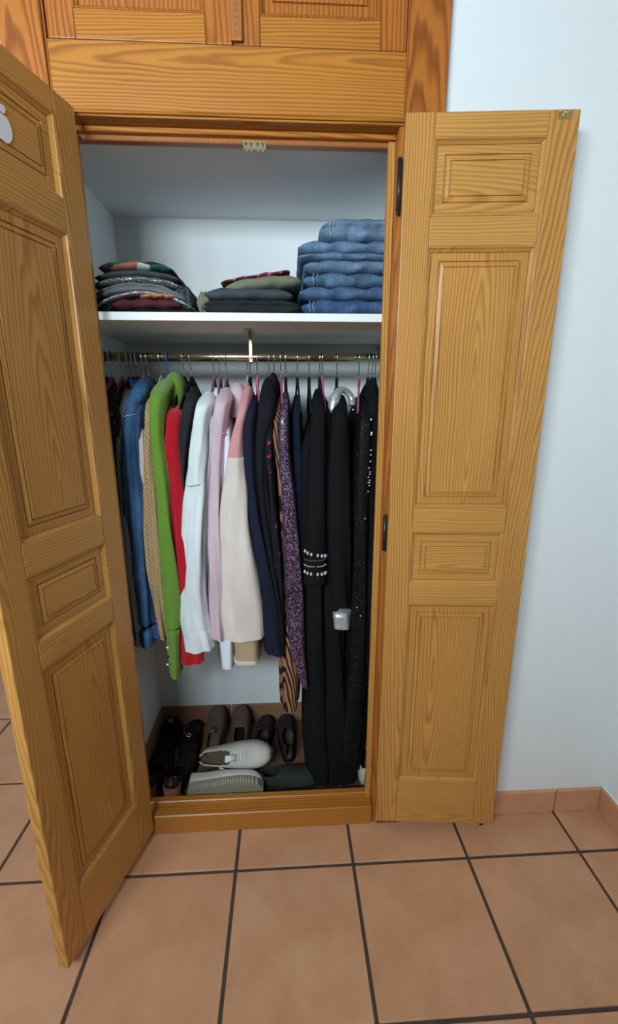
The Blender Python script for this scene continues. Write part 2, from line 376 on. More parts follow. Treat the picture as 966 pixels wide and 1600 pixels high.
for z0, z1 in ((1.832, 1.942), (.985, 1.085)):
    bm = bmesh.new(); bmesh.ops.create_cone(bm, cap_ends=True, segments=12, radius1=.0055, radius2=.0055, depth=z1-z0)
    for e in (-1, 1): bmesh.ops.create_uvsphere(bm, u_segments=8, v_segments=6, radius=.005, matrix=Matrix.Translation((0, 0, e*(z1-z0)/2)))
    me = bpy.data.meshes.new('hinge'); bm.to_mesh(me); bm.free()
    h = link('hinge', me, 'iron', wf, (OR-.009-ox, -.011-.002, (z0+z1)/2), True)
    box('hinge_leaf', (-.001, .001, 0, .022, -(z1-z0)/2, (z1-z0)/2), 'iron', h, 0)

# ---------------------------------------------------------------- panel doors
def ring_mesh(name, s0, s1, z0, z1, prof, flip, cap=True):
    """nested rectangles: prof = [(inset, depth)], closed with a flat field"""
    cx, cz = (s0+s1)/2, (z0+z1)/2; V = []; F = []; q = -1 if flip else 1
    for i, d in prof:
        for a, b in ((s0+i, z0+i), (s1-i, z0+i), (s1-i, z1-i), (s0+i, z1-i)): V.append((a-cx, q*d, b-cz))
    for k in range(len(prof)-1):
        for e in range(4): F.append((4*k+e, 4*k+(e+1) % 4, 4*k+4+(e+1) % 4, 4*k+4+e))
    if cap: F.append(tuple(range(4*len(prof)-4, 4*len(prof))))
    else:
        for e in range(4): F.append((4*(len(prof)-1)+e, 4*(len(prof)-1)+(e+1) % 4, (e+1) % 4, e))
    return mesh(name, V, F), (cx, 0, cz)
def panel_door(root, W, zs, flip=False, sw=.066, T=.030, mv='door_v', mh='door_h', mp='door_panel'):
    """zs: list of (z0, z1) panel openings from the bottom; outer from zs[0]/zs[-1]"""
    zb, zt, ops = zs; q = -1 if flip else 1
    def bx(name, s0, s1, z0, z1, mat):
        y0, y1 = (0, T) if not flip else (-T, 0)
        return box(name, (s0, s1, y0, y1, z0, z1), mat, root, .0022, 2)
    bx('stile', 0, sw, zb, zt, mv); bx('stile', W-sw, W, zb, zt, mv)
    cuts = [zb] + [z for o in ops for z in o] + [zt]
    for a, b in zip(cuts[0::2], cuts[1::2]): bx('rail', sw+.0004, W-sw-.0004, a, b, mh)
    for z0, z1 in ops:
        tall = z1-z0 > .3
        me, loc = ring_mesh('moulding', sw, W-sw, z0, z1, [(0, .0005), (.0022, .0005), (.0034, .0035), (.0095, .0085), (.0095, .024), (0, .024)], flip, False)
        link('moulding', me, mv if tall else mh, root, loc)
        me, loc = ring_mesh('panel', sw+.001, W-sw-.001, z0+.001, z1-.001, [(.0, .021), (.0, .012), (.0085, .012), (.0095, .0095), (.0270, .0085), (.0280, .0125), (.0300, .0125), (.0312, .0085), (.0395, .0065), (.0405, .0098), (.0420, .0098), (.0430, .0060)], flip)
        p = link('panel', me, mp if tall else mh, root, loc)
        # rear skin so the door is closed from behind
        box('panel_back', (sw, W-sw, q*.0212 if not flip else -.024, q*.024 if not flip else -.0212, z0, z1), mp if tall else mh, root, 0)
OPS = [(.206, .826), (.889, 1.043), (1.112, 1.751), (1.816, 1.972)]
rd = part_root('door', 'pale pine door with four raised panels folded back against the white wall', (.734, -.024, .0), (0, 0, math.atan2(-.031, .381)))
panel_door(rd, .385, (.040, 2.022, OPS))
cp = box('ball_catch', (.336, .364, -.0018, .001, 2.003, 2.017), 'brass', rd, .0005)
bm = bmesh.new(); bmesh.ops.create_uvsphere(bm, u_segments=10, v_segments=8, radius=.0055); me = bpy.data.meshes.new('catch_ball'); bm.to_mesh(me); bm.free()
link('catch_ball', me, 'brass', rd, (.350, -.004, 2.013), True)
box('catch_pin', (.347, .353, -.006, -.001, 2.004, 2.010), 'brass', rd, .001)
box('bottom_bolt', (.345, .358, .004, .018, .028, .042), 'iron', rd, .001)
box('bottom_shoe', (.010, .075, .006, .022, .030, .041), 'iron', rd, .001)
ldr = part_root('door', 'shaded pine door swung open at left with a white sticker on it', (.003, -.012, .0), (0, 0, math.atan2(-.347, -.101)))
panel_door(ldr, .372, (.035, 2.017, OPS), True)
# sticker on the left door (flat print)
out = []
for k in range(64):
    a = 2*PI*k/64; r = .0215*(1 + .10*math.sin(a)**2 - .16*math.exp(-((a-PI/2)/.28)**2) - .10*math.exp(-((a-1.5*PI)/.25)**2) - .34*math.exp(-((a-.15)/.30)**2) - .34*math.exp(-((a-.15-2*PI)/.30)**2))
    out.append((r*math.cos(a), r*math.sin(a)*1.05))
def flat(name, poly, parent, loc, th, mat):
    n = len(poly); V = [(x, 0, z) for x, z in poly] + [(x, th, z) for x, z in poly]
    return link(name, mesh(name, V, [tuple(range(n)), tuple(range(n, 2*n))] + [(i, (i+1) % n, n+(i+1) % n, n+i) for i in range(n)]), mat, parent, loc)
st = tag(flat('door_sticker', out, None, (0, 0, 0), .0006, 'sticker'), 'white fruit-shaped sticker on the upper panel of left door', 'sticker')
lf = flat('leaf', [(.0075*math.cos(2*PI*k/24)*.75, .0075*math.sin(2*PI*k/24)) for k in range(24)], st, (0, 0, 0), .0006, 'sticker')
lf.location = (-.002, 0, .0315); lf.rotation_euler = (0, -.35, 0)
a = math.atan2(-.347, -.101)
sp = Vector((.003, -.012, 0)) + Matrix.Rotation(a, 3, 'Z') @ Vector((.1975, -.0048, 1.882))
st.location = sp; st.rotation_euler = (0, -.15, a)
# upper cupboard doors
for k, (x0, x1, lab) in enumerate(((-.043, .3505, 'orange pine upper cupboard door, left one above the lintel'), (.3525, .7345, 'orange pine upper cupboard door, right one above the lintel'))):
    u = part_root('cupboard_door', lab, (x0, .006, .0))
    panel_door(u, x1-x0, (2.152, 2.610, [(2.206, 2.55)]), sw=.058, mv='frame_v', mh='frame_h', mp='frame_v')
    if k == 0:
        s_ = box('meeting_strip', (x1-x0-.004, x1-x0+.022, -.010, .0, 2.154, 2.608), 'bead', u, .002, 2)
        for z in range(6): box('strip_pin', (x1-x0+.007, x1-x0+.011, -.0112, -.0095, 2.168+z*.012, 2.171+z*.012), 'brass', u, 0)

# ---------------------------------------------------------------- shelf, rail
sh = tag(box('closet_shelf', (CL, CR, .045, CB, 1.597, 1.617), 'shelf', None, .001), 'white shelf across the wardrobe above the hanging rail', 'shelf')
RY, RZ, RR = .25, 1.529, .0135
rod = tag(empty('clothes_rail', (CL, RY, RZ)), 'worn brass clothes rail spanning the wardrobe under the shelf', 'rail')
me = bpy.data.meshes.new('rail_tube'); bm = bmesh.new(); bmesh.ops.create_cone(bm, cap_ends=True, segments=28, radius1=RR, radius2=RR, depth=CR-CL, matrix=Matrix.Translation(((CR-CL)/2, 0, 0)) @ Matrix.Rotation(PI/2, 4, 'Y')); bm.to_mesh(me); bm.free()
link('rail_tube', me, 'rod', rod, smooth=True)
for x in (.004, CR-CL-.004):
    me = bpy.data.meshes.new('end_socket'); bm = bmesh.new(); bmesh.ops.create_cone(bm, cap_ends=True, segments=24, radius1=.024, radius2=.021, depth=.008, matrix=Matrix.Rotation(PI/2, 4, 'Y')); bm.to_mesh(me); bm.free()
    link('end_socket', me, 'brass', rod, (x, 0, 0), True)
br = tag(empty('rail_bracket', (.351, RY, 1.597)), 'brass bracket holding the rail to shelf underside', 'bracket')
box('mount_plate', (-.012, .012, -.09, .04, -.004, 0), 'brass', br, .001)
box('hanger_strap', (-.005, .005, -.018, -.0145, -.084, -.001), 'brass', br, .001)
tube('saddle', [(0, -.0165*math.cos(t), -.068-.0165*math.sin(t)) for t in [PI*k/10 for k in range(11)]], .0045, 'brass', br, 6)

# ================================================================ HANGING CLOTHES
def lerp(a, b, t): return a+(b-a)*t
def loft(name, rings, mat, parent, N=40, folds=(.004, 3, 0.0), power=.75, zr=None):
    """rings from top to bottom: (z, x_front, half_front, y_front, y_back, x_back, half_back)"""
    A, nf, ph = folds; V = []; F = []; m = len(rings); z0, z1 = rings[0][0], rings[-1][0]
    f0, f1 = zr or (z0, z1)
    ctr = Vector(((rings[0][1]+rings[-1][1])/2, (rings[-1][3]+rings[-1][4])/2, (z0+z1)/2))
    for i, (z, xf, hf, yf, yb, xb, hb) in enumerate(rings):
        g = min(1, (f0-z)/max(.08, .45*(f0-f1)))
        for k in range(N):
            t = 2*PI*k/N; s = (1-math.cos(t))/2; sn = math.sin(t); sg = 1 if sn >= 0 else -1
            h = lerp(hf, hb, s)*abs(sn)**power
            fo = A*g*math.sin(nf*t + ph + 2.1*math.sin(4.2*z+ph)) + A*.6*g*math.sin((2*nf+1)*t + 2*ph + 3*math.sin(5*z+ph)) + A*.30*math.sin(17*z+ph*3+2*t) + A*.22*math.sin(43*z+ph+3*t)*math.sin(6*z+ph)
            nx, ny = sn, -math.cos(t)
            V.append(Vector((lerp(xf, xb, s) + sg*h + fo*nx*.9, lerp(yf, yb, s) + fo*ny*.8, z + .25*A*math.sin(2*t+ph)*(i == m-1))))
    for i in range(m-1):
        for k in range(N): F.append((i*N+k, i*N+(k+1) % N, (i+1)*N+(k+1) % N, (i+1)*N+k))
    c = len(V); top = sum(V[:N], Vector())/N; V.append(top + Vector((0, 0, .004)))
    for k in range(N): F.append((k, (k+1) % N, c))
    b0 = (m-1)*N; bc = sum(V[b0:b0+N], Vector())/N; base = len(V)
    for k in range(N): p = V[b0+k]; V.append(bc + (p-bc)*.86 + Vector((0, 0, .012)))
    for k in range(N): F.append((b0+k, b0+(k+1) % N, base+(k+1) % N, base+k))
    V.append(bc + Vector((0, 0, .03))); c = len(V)-1
    for k in range(N): F.append((base+k, base+(k+1) % N, c))
    V = [v-ctr for v in V]
    o = link(name, mesh(name, V, F), mat, parent, ctr - (parent.location if parent else Vector()), True)
    for e in o.data.edges:
        if b0 <= e.vertices[0] < b0+N and b0 <= e.vertices[1] < b0+N: e.use_edge_sharp = True
    return o
def resample(tr, zlist=None, k=5): return arc_smooth(tr, k)
def sleeve_rings(tr, depth=.075, zmin=None, zmax=None, grow=0.0, taper=True):
    out = []
    for z, a, b, y in arc_smooth(tr, 6):
        if zmin is not None and z < zmin-1e-6: continue
        if zmax is not None and z > zmax+1e-6: continue
        if taper: tp = min(1, .40+(tr[0][0]-z)/.050); tp = math.sin(tp*PI/2)
        else: tp = 1
        h = (b-a)/2*tp + grow; out.append((z, (a+b)/2, h, y-grow, y+depth+grow, (a+b)/2, h*.9))
    return out
def trace_at(tr, z):
    t = sorted(tr)
    if z <= t[0][0]: return t[0]
    for p, q in zip(t[:-1], t[1:]):
        if p[0] <= z <= q[0]:
            u = (z-p[0])/(q[0]-p[0]); return tuple(lerp(a, b, u) for a, b in zip(p, q))
    return t[-1]
def body_rings(tr, rx, hem, top, yf0, thick=None, yb=.405, n=26, hb=.017):
    out = []
    for i in range(n):
        u = i/(n-1); z = lerp(top, hem, u**1.25)
        _, a, b, y = trace_at(tr, z); drop = min(1, (top-z)/.075); e = math.sin(drop*PI/2)
        yf = lerp(.205, yf0, e); ybk = lerp(.295, yb, e); xc = (a+b)/2
        sf = lerp(.5, 1, e); h = ((b-a)/2 if thick is None else min((b-a)/2, thick))
        xfz = lerp(rx, xc, e)
        out.append((z, xfz, max(.006, h*sf), yf, ybk, lerp(rx, rx*.55+xc*.45, .6), max(.008, hb*sf)))
    return out
T = {}
T['leopard'] = (-.084, [(1.433, -.088, -.04, .2), (1.375, -.05, .001, .101), (1.269, -.051, -.008, .1), (1.12, -.051, -.018, .1), (.922, -.049, -.022, .1), (.663, -.05, -.024, .1)])
T['greyshirt'] = (-.044, [(1.437, -.028, -.0, .2), (1.406, -.013, .017, .13), (1.366, -.017, .011, .1), (1.269, -.031, -.001, .1), (1.158, -.039, -.008, .1), (.88, -.046, -.011, .1), (.636, -.051, -.015, .1)])
T['denim'] = (-.010, [(1.462, .008, .052, .19), (1.418, .017, .064, .103), (1.366, -.001, .042, .09), (1.269, -.018, .026, .09), (1.103, -.027, .024, .09), (.933, -.033, .024, .09), (.817, -.026, .028, .09), (.756, -.022, .027, .09), (.639, -.025, .023, .09)])
T['denim2'] = (.002, [(1.44, .025, .055, .2), (1.375, .029, .057, .1), (1.268, .022, .047, .1), (1.096, .013, .041, .1), (.929, .013, .045, .1), (.811, .015, .05, .1), (.717, .017, .052, .1), (.661, .02, .052, .1)])
T['cream'] = (.021, [(1.401, .011, .038, .195), (1.374, .025, .049, .127), (1.287, .037, .054, .095), (1.177, .033, .052, .095), (.983, .03, .049, .095), (.817, .029, .05, .095)])
T['tan'] = (.036, [(1.42, .05, .076, .185), (1.375, .059, .084, .093), (1.269, .049, .074, .085), (1.16, .04, .071, .085), (1.099, .037, .071, .085), (.99, .027, .071, .085), (.876, .028, .07, .085), (.789, .039, .07, .085), (.669, .049, .068, .085)])
T['green'] = (.094, [(1.461, .082, .137, .175), (1.433, .078, .129, .112), (1.402, .076, .124, .076), (1.306, .069, .111, .075), (1.205, .066, .117, .075), (1.101, .069, .115, .075), (.993, .065, .115, .075), (.879, .067, .118, .075), (.761, .063, .117, .075), (.707, .066, .111, .075), (.64, .067, .106, .075), (.535, .065, .101, .075)])
T['red'] = (.073, [(1.396, .099, .15, .19), (1.359, .113, .159, .106), (1.27, .106, .149, .09), (1.203, .11, .149, .09), (1.097, .11, .149, .09), (.987, .109, .149, .09), (.817, .108, .157, .09), (.697, .105, .173, .09), (.572, .106, .173, .09)])
T['black1'] = (.144, [(1.44, .166, .187, .205), (1.406, .164, .204, .128), (1.374, .157, .201, .105), (1.269, .14, .173, .105), (1.147, .138, .153, .105), (.978, .13, .145, .105), (.81, .122, .136, .105)])
T['white'] = (.235, [(1.425, .207, .248, .175), (1.399, .203, .253, .112), (1.374, .199, .248, .079), (1.305, .183, .231, .075), (1.164, .161, .212, .075), (1.046, .147, .203, .075), (.935, .136, .194, .075), (.82, .124, .187, .075), (.727, .121, .193, .075), (.672, .123, .204, .075), (.623, .125, .209, .075)])
T['lilac'] = (.253, [(1.436, .261, .295, .185), (1.406, .253, .302, .115), (1.374, .249, .297, .085), (1.304, .238, .285, .085), (1.202, .229, .271, .085), (1.042, .22, .255, .085), (.872, .212, .249, .085), (.752, .211, .245, .085), (.656, .214, .244, .085)])
T['paleblouse'] = (.273, [(1.373, .267, .298, .2), (1.23, .266, .299, .1), (.977, .246, .284, .1), (.744, .222, .282, .1), (.631, .218, .279, .1), (.547, .222, .278, .1)])
T['blush'] = (.338, [(1.439, .328, .362, .17), (1.369, .319, .351, .07), (1.305, .299, .336, .07), (1.241, .282, .332, .07), (1.152, .267, .338, .07), (1.046, .252, .343, .07), (.935, .244, .357, .07), (.819, .244, .371, .07), (.7, .244, .379, .07), (.662, .246, .378, .07)])
T['tanlining'] = (.338, [(1.258, .286, .329, .19), (.98, .274, .355, .09), (.748, .262, .364, .09), (.647, .261, .367, .09), (.569, .261, .367, .09)])
T['navy'] = (.368, [(1.414, .351, .381, .18), (1.365, .337, .375, .085), (1.286, .329, .369, .08), (1.157, .33, .372, .08), (.982, .342, .39, .08), (.811, .36, .413, .08), (.661, .374, .431, .08), (.599, .38, .442, .08)])
T['hoodie'] = (.405, [(1.466, .386, .422, .195), (1.374, .372, .425, .095), (1.266, .364, .4, .095), (1.116, .363, .4, .095), (.914, .38, .423, .095), (.742, .396, .436, .095), (.596, .409, .442, .095)])
T['fuchsia'] = (.420, [(1.44, .412, .435, .2), (1.374, .396, .423, .1), (1.266, .389, .415, .1), (1.153, .394, .416, .1), (.912, .403, .435, .1), (.648, .414, .443, .1)])
T['tiger'] = (.440, [(1.411, .423, .444, .21), (1.338, .414, .438, .11), (1.279, .411, .435, .11), (1.189, .424, .447, .11), (.907, .441, .486, .11), (.687, .439, .497, .11), (.583, .421, .501, .11), (.5, .415, .5, .11), (.37, .423, .491, .11)])
T['purple'] = (.456, [(1.425, .445, .475, .195), (1.368, .435, .466, .096), (1.302, .427, .465, .095), (1.21, .427, .472, .095), (1.115, .431, .486, .095), (.913, .437, .502, .095), (.806, .441, .511, .095), (.611, .448, .517, .095), (.544, .462, .521, .095), (.468, .495, .521, .095)])
T['navyslip'] = (.492, [(1.415, .476, .498, .23), (1.368, .468, .502, .136), (1.281, .471, .505, .13), (1.146, .477, .512, .13), (.899, .483, .524, .13)])
T['strapdress'] = (.529, [(1.318, .51, .548, .205), (1.255, .493, .547, .105), (1.112, .488, .553, .105), (.865, .498, .567, .105), (.524, .5, .59, .105), (.273, .495, .602, .105), (.111, .503, .608, .105), (.052, .54, .595, .105)])
T['beaded'] = (.562, [(1.432, .538, .569, .175), (1.356, .525, .572, .075), (1.231, .514, .573, .075), (1.079, .508, .572, .075), (.98, .505, .573, .075), (.846, .503, .574, .075)])
T['black2'] = (.570, [(1.414, .564, .596, .21), (1.301, .553, .59, .11), (1.11, .554, .6, .11), (.862, .559, .612, .11), (.518, .561, .653, .11), (.186, .558, .676, .11), (.052, .568, .675, .11)])
T['silver'] = (.616, [(1.414, .605, .644, .19), (1.356, .586, .635, .09), (1.265, .579, .641, .09), (1.114, .575, .648, .09), (.912, .581, .656, .09), (.739, .589, .66, .09), (.685, .591, .66, .09)])
T['sequin'] = (.686, [(1.41, .682, .725, .2), (1.337, .657, .711, .1), (1.226, .655, .712, .1), (1.071, .654, .709, .1), (.864, .655, .71, .1), (.522, .641, .721, .1), (.271, .623, .722, .1), (.06, .622, .696, .1)])
T['black3'] = (.715, [(1.449, .704, .744, .22), (1.355, .685, .734, .12), (1.146, .675, .734, .12), (.855, .679, .737, .12), (.507, .679, .732, .12), (.251, .676, .731, .12), (.101, .67, .717, .12)])
G = {}
def garment(key, name, label, cat, mat, sleeve=True, hem=None, top=None, sd=.075, thick=.022, folds=(.005, 3), sleeve_mat=None, collar=None, cuff=None, body_mat=None, bdx=0.0):
    rx, tr = T[key]; top = top or tr[0][0]; zb = tr[-1][0]; hem = hem or (zb+.05 if sleeve else zb)
    ph = random.uniform(0, 6)
    root = tag(empty(name, (rx, RY, hem)), label, cat, 'clothes hanging on the rail'); G[key] = root
    if sleeve:
        loft('body', [(z, xf+bdx*min(1, (top-z)/.12), h, yf, yb, xb+bdx*.5, hb) for z, xf, h, yf, yb, xb, hb in body_rings(tr, rx, hem, top, tr[-1][3]+.035, thick)], body_mat or mat, root, 44, (folds[0], folds[1]+1, ph))
        zc = zb + cuff[0] if cuff else None; zr = (tr[0][0], zb); fp = (folds[0], folds[1], ph+1)
        if key == 'blush':
            loft('shoulder_panel', sleeve_rings(tr, sd, 1.236), mat, root, 36, fp, zr=zr); loft('sleeve', sleeve_rings(tr, sd, None, 1.246, .0016), sleeve_mat, root, 36, fp, zr=zr)
        else: loft('sleeve', sleeve_rings(tr, sd, zc), sleeve_mat or mat, root, 36, fp, zr=zr)
        if cuff: loft('cuff', sleeve_rings(tr, sd, None, zc+.005, cuff[2] if len(cuff) > 2 else .001), cuff[1] or mat, root, 36, fp, zr=zr)
        # the sleeve at the far side of the hanger
        rr = [(z, lerp(x, rx, .75), h, .50-yb-.02, .50-yf-.03, lerp(x, rx, .75), hb2) for z, x, h, yf, yb, xb, hb2 in sleeve_rings(tr, .06)]
        rr = [(z, x, min(h, .022), max(.25, a), min(.47, b), xb, min(hb2, .022)) for z, x, h, a, b, xb, hb2 in rr]
        loft('sleeve', rr, sleeve_mat or mat, root, 24, (folds[0], folds[1], ph+2))
    else:
        loft('body', body_rings(tr, rx, hem, top, tr[-1][3], None), mat, root, 60, (folds[0], folds[1]+2, ph), power=.38)
    if collar:
        kind, x0, x1, zt, zbt, cm = collar
        cx, hx = (x0+x1)/2, (x1-x0)/2
        if kind == 'hood':
            dome = lambda u: math.sqrt(max(.0, 1-(1-min(1, u*1.45+.03))**2))
            rr = [(lerp(zt, zbt, u), cx, hx*dome(u), .245-.075*dome(u), .27+.05*dome(u), cx, hx*.8*dome(u)) for u in [(k/14)**1.6 for k in range(15)]]
            loft('hood', rr, cm or mat, root, 32, (.003, 3, ph))
        else:
            pts = [(cx+hx*math.sin(2*PI*k/28)*.8-rx, .245+.07*math.cos(2*PI*k/28)-RY, lerp(zbt, zt, .5+.5*math.cos(2*PI*k/28-PI))-hem) for k in range(28)]
            tube('collar', pts, (zt-zbt)*.26+.005, cm or mat, root, 10, True, .9, (0, 0, 1))
    return root
garment('leopard', 'leopard_coat', 'dark leopard-print coat, leftmost garment on the rail', 'coat', 'leopard', hem=.64)
garment('greyshirt', 'striped_shirt', 'grey striped shirt squeezed between leopard coat and denim jacket', 'shirt', 'greystripe', body_mat='dark', hem=.64, sd=.05, collar=('hood', -.010, .030, 1.455, 1.39, None))
g = garment('denim', 'denim_jacket', 'mid-blue denim jacket with button cuff, lighter of the two denims', 'jacket', 'denim', hem=.68, collar=('hood', .006, .062, 1.470, 1.385, 'denim_dark'), cuff=(.055, 'denim', .0015))
garment('denim2', 'denim_shirt', 'darker indigo denim shirt right behind the denim jacket', 'shirt', 'denim_dark', hem=.70, sd=.06, cuff=(.05, None, .001))
garment('cream', 'cream_blouse', 'cream blouse edge between dark denim shirt and tan knit', 'blouse', 'cream_cloth', hem=.80, sd=.05)
garment('tan', 'cable_knit_cardigan', 'tan ribbed knit cardigan beside the green sweater', 'cardigan', 'tan_knit', hem=.72, sd=.06)
g = garment('green', 'green_sweater', 'bright green knit sweater with buttoned cuff and bunched collar', 'sweater', 'green', hem=.66, top=1.44, collar=('hood', .076, .160, 1.484, 1.385, None), cuff=(.165, 'green', .0005))
for k, z in enumerate((.705, .672, .640, .612, .588)):
    _, a, b, y = trace_at(T['green'][1], z)
    bm = bmesh.new(); bmesh.ops.create_uvsphere(bm, u_segments=10, v_segments=6, radius=.0048); bmesh.ops.scale(bm, vec=(1, .6, 1), verts=bm.verts)
    me = bpy.data.meshes.new('button'); bm.to_mesh(me); bm.free()
    link('button', me, 'iron' if k % 2 else 'spark', g, Vector((a+.003, y+.022-.006*k, z)) - g.location, True)
garment('red', 'red_cardigan', 'bright red cardigan between green sweater and black cardigan', 'cardigan', 'red_knit', hem=.59, sd=.06, sleeve_mat='red_knit')
garment('black1', 'black_cardigan', 'charcoal cardigan between red cardigan and white sweatshirt', 'cardigan', 'charcoal', hem=.80, sd=.06)
garment('white', 'white_sweatshirt', 'white sweatshirt with wide ribbed cuff and dropped shoulder seam', 'sweatshirt', 'white', hem=.715, top=1.425, sd=.085, folds=(.0085, 3), thick=.022, bdx=.030, collar=('hood', .218, .282, 1.440, 1.36, None), cuff=(.072, 'white', -.001))
garment('lilac', 'lilac_hoodie', 'dusty lilac hoodie between white sweatshirt and blush jacket', 'hoodie', 'lilac', hem=.68, top=1.43, sd=.07, folds=(.0075, 3), collar=('hood', .268, .345, 1.452, 1.35, None))
garment('paleblouse', 'pale_blouse', 'pale blue-white blouse showing its hem below the lilac hoodie', 'blouse', 'pale', False, folds=(.004, 4))
rx, tr = T['blush']
g = garment('blush', 'blush_jacket', 'blush pink and ivory colour-block jacket with wide sleeve', 'jacket', 'pink', sleeve=True, hem=.70, top=1.45, sd=.10, sleeve_mat='ivory', folds=(.0045, 3), thick=.02)
garment('tanlining', 'tan_top', 'tan top with cream hem band showing under ivory sleeve', 'top', 'tan_plain', False, folds=(.002, 2))
loft('hem_band', body_rings(T['tanlining'][1], T['tanlining'][0], .566, .578, .0885, None, n=3, yb=.40)[0:3] if False else [(z, xf, h+.0012, yf, yb, xb, hb) for z, xf, h, yf, yb, xb, hb in [(zz, (trace_at(T['tanlining'][1], zz)[1]+trace_at(T['tanlining'][1], zz)[2])/2, (trace_at(T['tanlining'][1], zz)[2]-trace_at(T['tanlining'][1], zz)[1])/2, .088, .406, .31, .02) for zz in (.580, .573, .566)]], 'cream_cloth', G['tanlining'], 60, (.002, 4, 1.0), power=.38)
g = garment('navy', 'navy_jacket', 'navy blue jacket right beside the ivory sleeve', 'jacket', 'navy', hem=.62, sd=.09, folds=(.006, 3))
garment('hoodie', 'black_hoodie', 'black hoodie with its tall hood standing above the rail clothes', 'hoodie', 'ink', hem=.60, top=1.455, sd=.07, collar=('hood', .396, .440, 1.482, 1.36, None))
garment('fuchsia', 'printed_dress', 'black top with fuchsia print between black hoodie and tiger dress', 'top', 'fuchsia_print', False)
garment('tiger', 'tiger_dress', 'brown tiger-striped dress with its hem hanging below', 'dress', 'tiger', False, folds=(.005, 4))
garment('purple', 'purple_glitter_dress', 'long purple glitter dress hanging in front of tiger dress', 'dress', 'purple_glitter', False, folds=(.003, 3))
garment('navyslip', 'navy_satin_dress', 'navy satin dress right of the purple glitter dress', 'dress', 'navysatin', False, folds=(.004, 5))
g = garment('strapdress', 'black_strap_dress', 'long black dress hanging low from two thin straps', 'dress', 'black', False, top=1.335, folds=(.006, 4))
for yy in (.20, .30): tube('strap', [Vector((.527, yy, 1.33))-g.location, Vector((.530, yy, 1.39))-g.location, Vector((.529, yy*.6+.1, 1.452))-g.location], .003, 'black', g, 6)
g = garment('beaded', 'beaded_blouse', 'black blouse with beaded rows around its cuff', 'blouse', 'black', hem=.86, sd=.07, folds=(.002, 2))
def on_front(key, z, u, sd, out=.001):
    """a point on the front of a sleeve, u from -1 (left) to 1 (right)"""
    _, a, b, y = trace_at(T[key][1], z); t = u*PI*.42
    s = (1-math.cos(t))/2; h = (b-a)/2*abs(math.sin(t))**.75
    return Vector(((a+b)/2 + (1 if u > 0 else -1)*h*1.01, y + sd*s - out - .0028, z))
def seam(key, z0, z1, sd, mat, r=.0012):
    root = G[key]
    tube('seam', [on_front(key, lerp(z0, z1, k/16), -1.0+2.0*k/16, sd, .0005)-root.location for k in range(17)], r, mat, root, 6)
def gems(name, pts, r, mat, parent, stretch=1.0):
    bm = bmesh.new()
    for p in pts: bmesh.ops.create_icosphere(bm, subdivisions=1, radius=r, matrix=Matrix.Translation(Vector(p)-parent.location) @ Matrix.Diagonal((1, .7, stretch, 1)))
    me = bpy.data.meshes.new(name); bm.to_mesh(me); bm.free(); return link(name, me, mat, parent)
US = [-.82, -.5, -.22, .08, .36, .66, .9]
gems('bead_row', [on_front('beaded', .953-.003*k, u, .07) for k, u in enumerate(US)][::1], .0042, 'bead_gem', g, 1.5)
gems('bead_row', [on_front('beaded', .886-.001*k, u, .07) for k, u in enumerate(US)], .0042, 'bead_gem', g, 1.5)
gems('bead_row', [on_front('beaded', .908, -.9+1.8*k/15, .07) for k in range(16)], .0021, 'bead_gem', g)
tube('trim_band', [on_front('beaded', .927, -.9+1.8*k/14, .07)-g.location for k in range(15)], .0028, 'slate', g, 6)
seam('white', 1.160, 1.168, .085, 'white', .0022)
seam('denim', 1.352, 1.366, .075, 'stitch', .0009)
seam('lilac', 1.315, 1.305, .07, 'lilac', .0016)
garment('black2', 'black_gown', 'plain long black gown between beaded blouse and silver-collar dress', 'dress', 'black', False, folds=(.006, 4))
g = garment('silver', 'silver_collar_dress', 'black long-sleeved dress with silver sequin collar and cuff', 'dress', 'black', hem=.085, top=1.435, sd=.075, folds=(.004, 3), cuff=(.055, 'silver_glitter', .002), thick=.03)
tube('collar', [Vector(p)-g.location for p in arc_smooth([(.588, .155, 1.345), (.594, .15, 1.378), (.604, .16, 1.412), (.622, .175, 1.430), (.642, .185, 1.423), (.656, .185, 1.402), (.655, .175, 1.385)], 5)], [.010+.006*math.sin(PI*min(1, k/15)) for k in range(31)], 'silver_glitter', g, 10)
g = garment('sequin', 'sequin_dress', 'long black dress with bright scattered sequins near the right jamb', 'dress', 'black_sequin', False, folds=(.005, 4))
pp = []
for px, pz in ((.70, 1.377), (.702, 1.345), (.704, 1.307), (.703, 1.302), (.704, 1.256), (.7035, 1.243), (.702, 1.224), (.697, 1.206), (.703, 1.192), (.703, 1.185), (.6965, 1.178), (.7025, 1.167), (.697, 1.162), (.7025, 1.160), (.7015, 1.152), (.697, 1.135), (.664, 1.372), (.690, 1.052), (.672, .76), (.685, .73)):
    _, a, b, y = trace_at(T['sequin'][1], pz); u = max(-.96, min(.96, ((px-(a+b)/2)/((b-a)/2))))
    sn = abs(u)**(1/.38); pp.append((px, y + (.405-y)*(1-math.sqrt(max(0, 1-sn*sn)))/2 - .009, pz))
gems('sequin', pp, .0030, 'spark', g)
garment('black3', 'black_maxi_dress', 'plain black maxi dress, rightmost garment behind the jamb', 'dress', 'black', False, folds=(.006, 4))

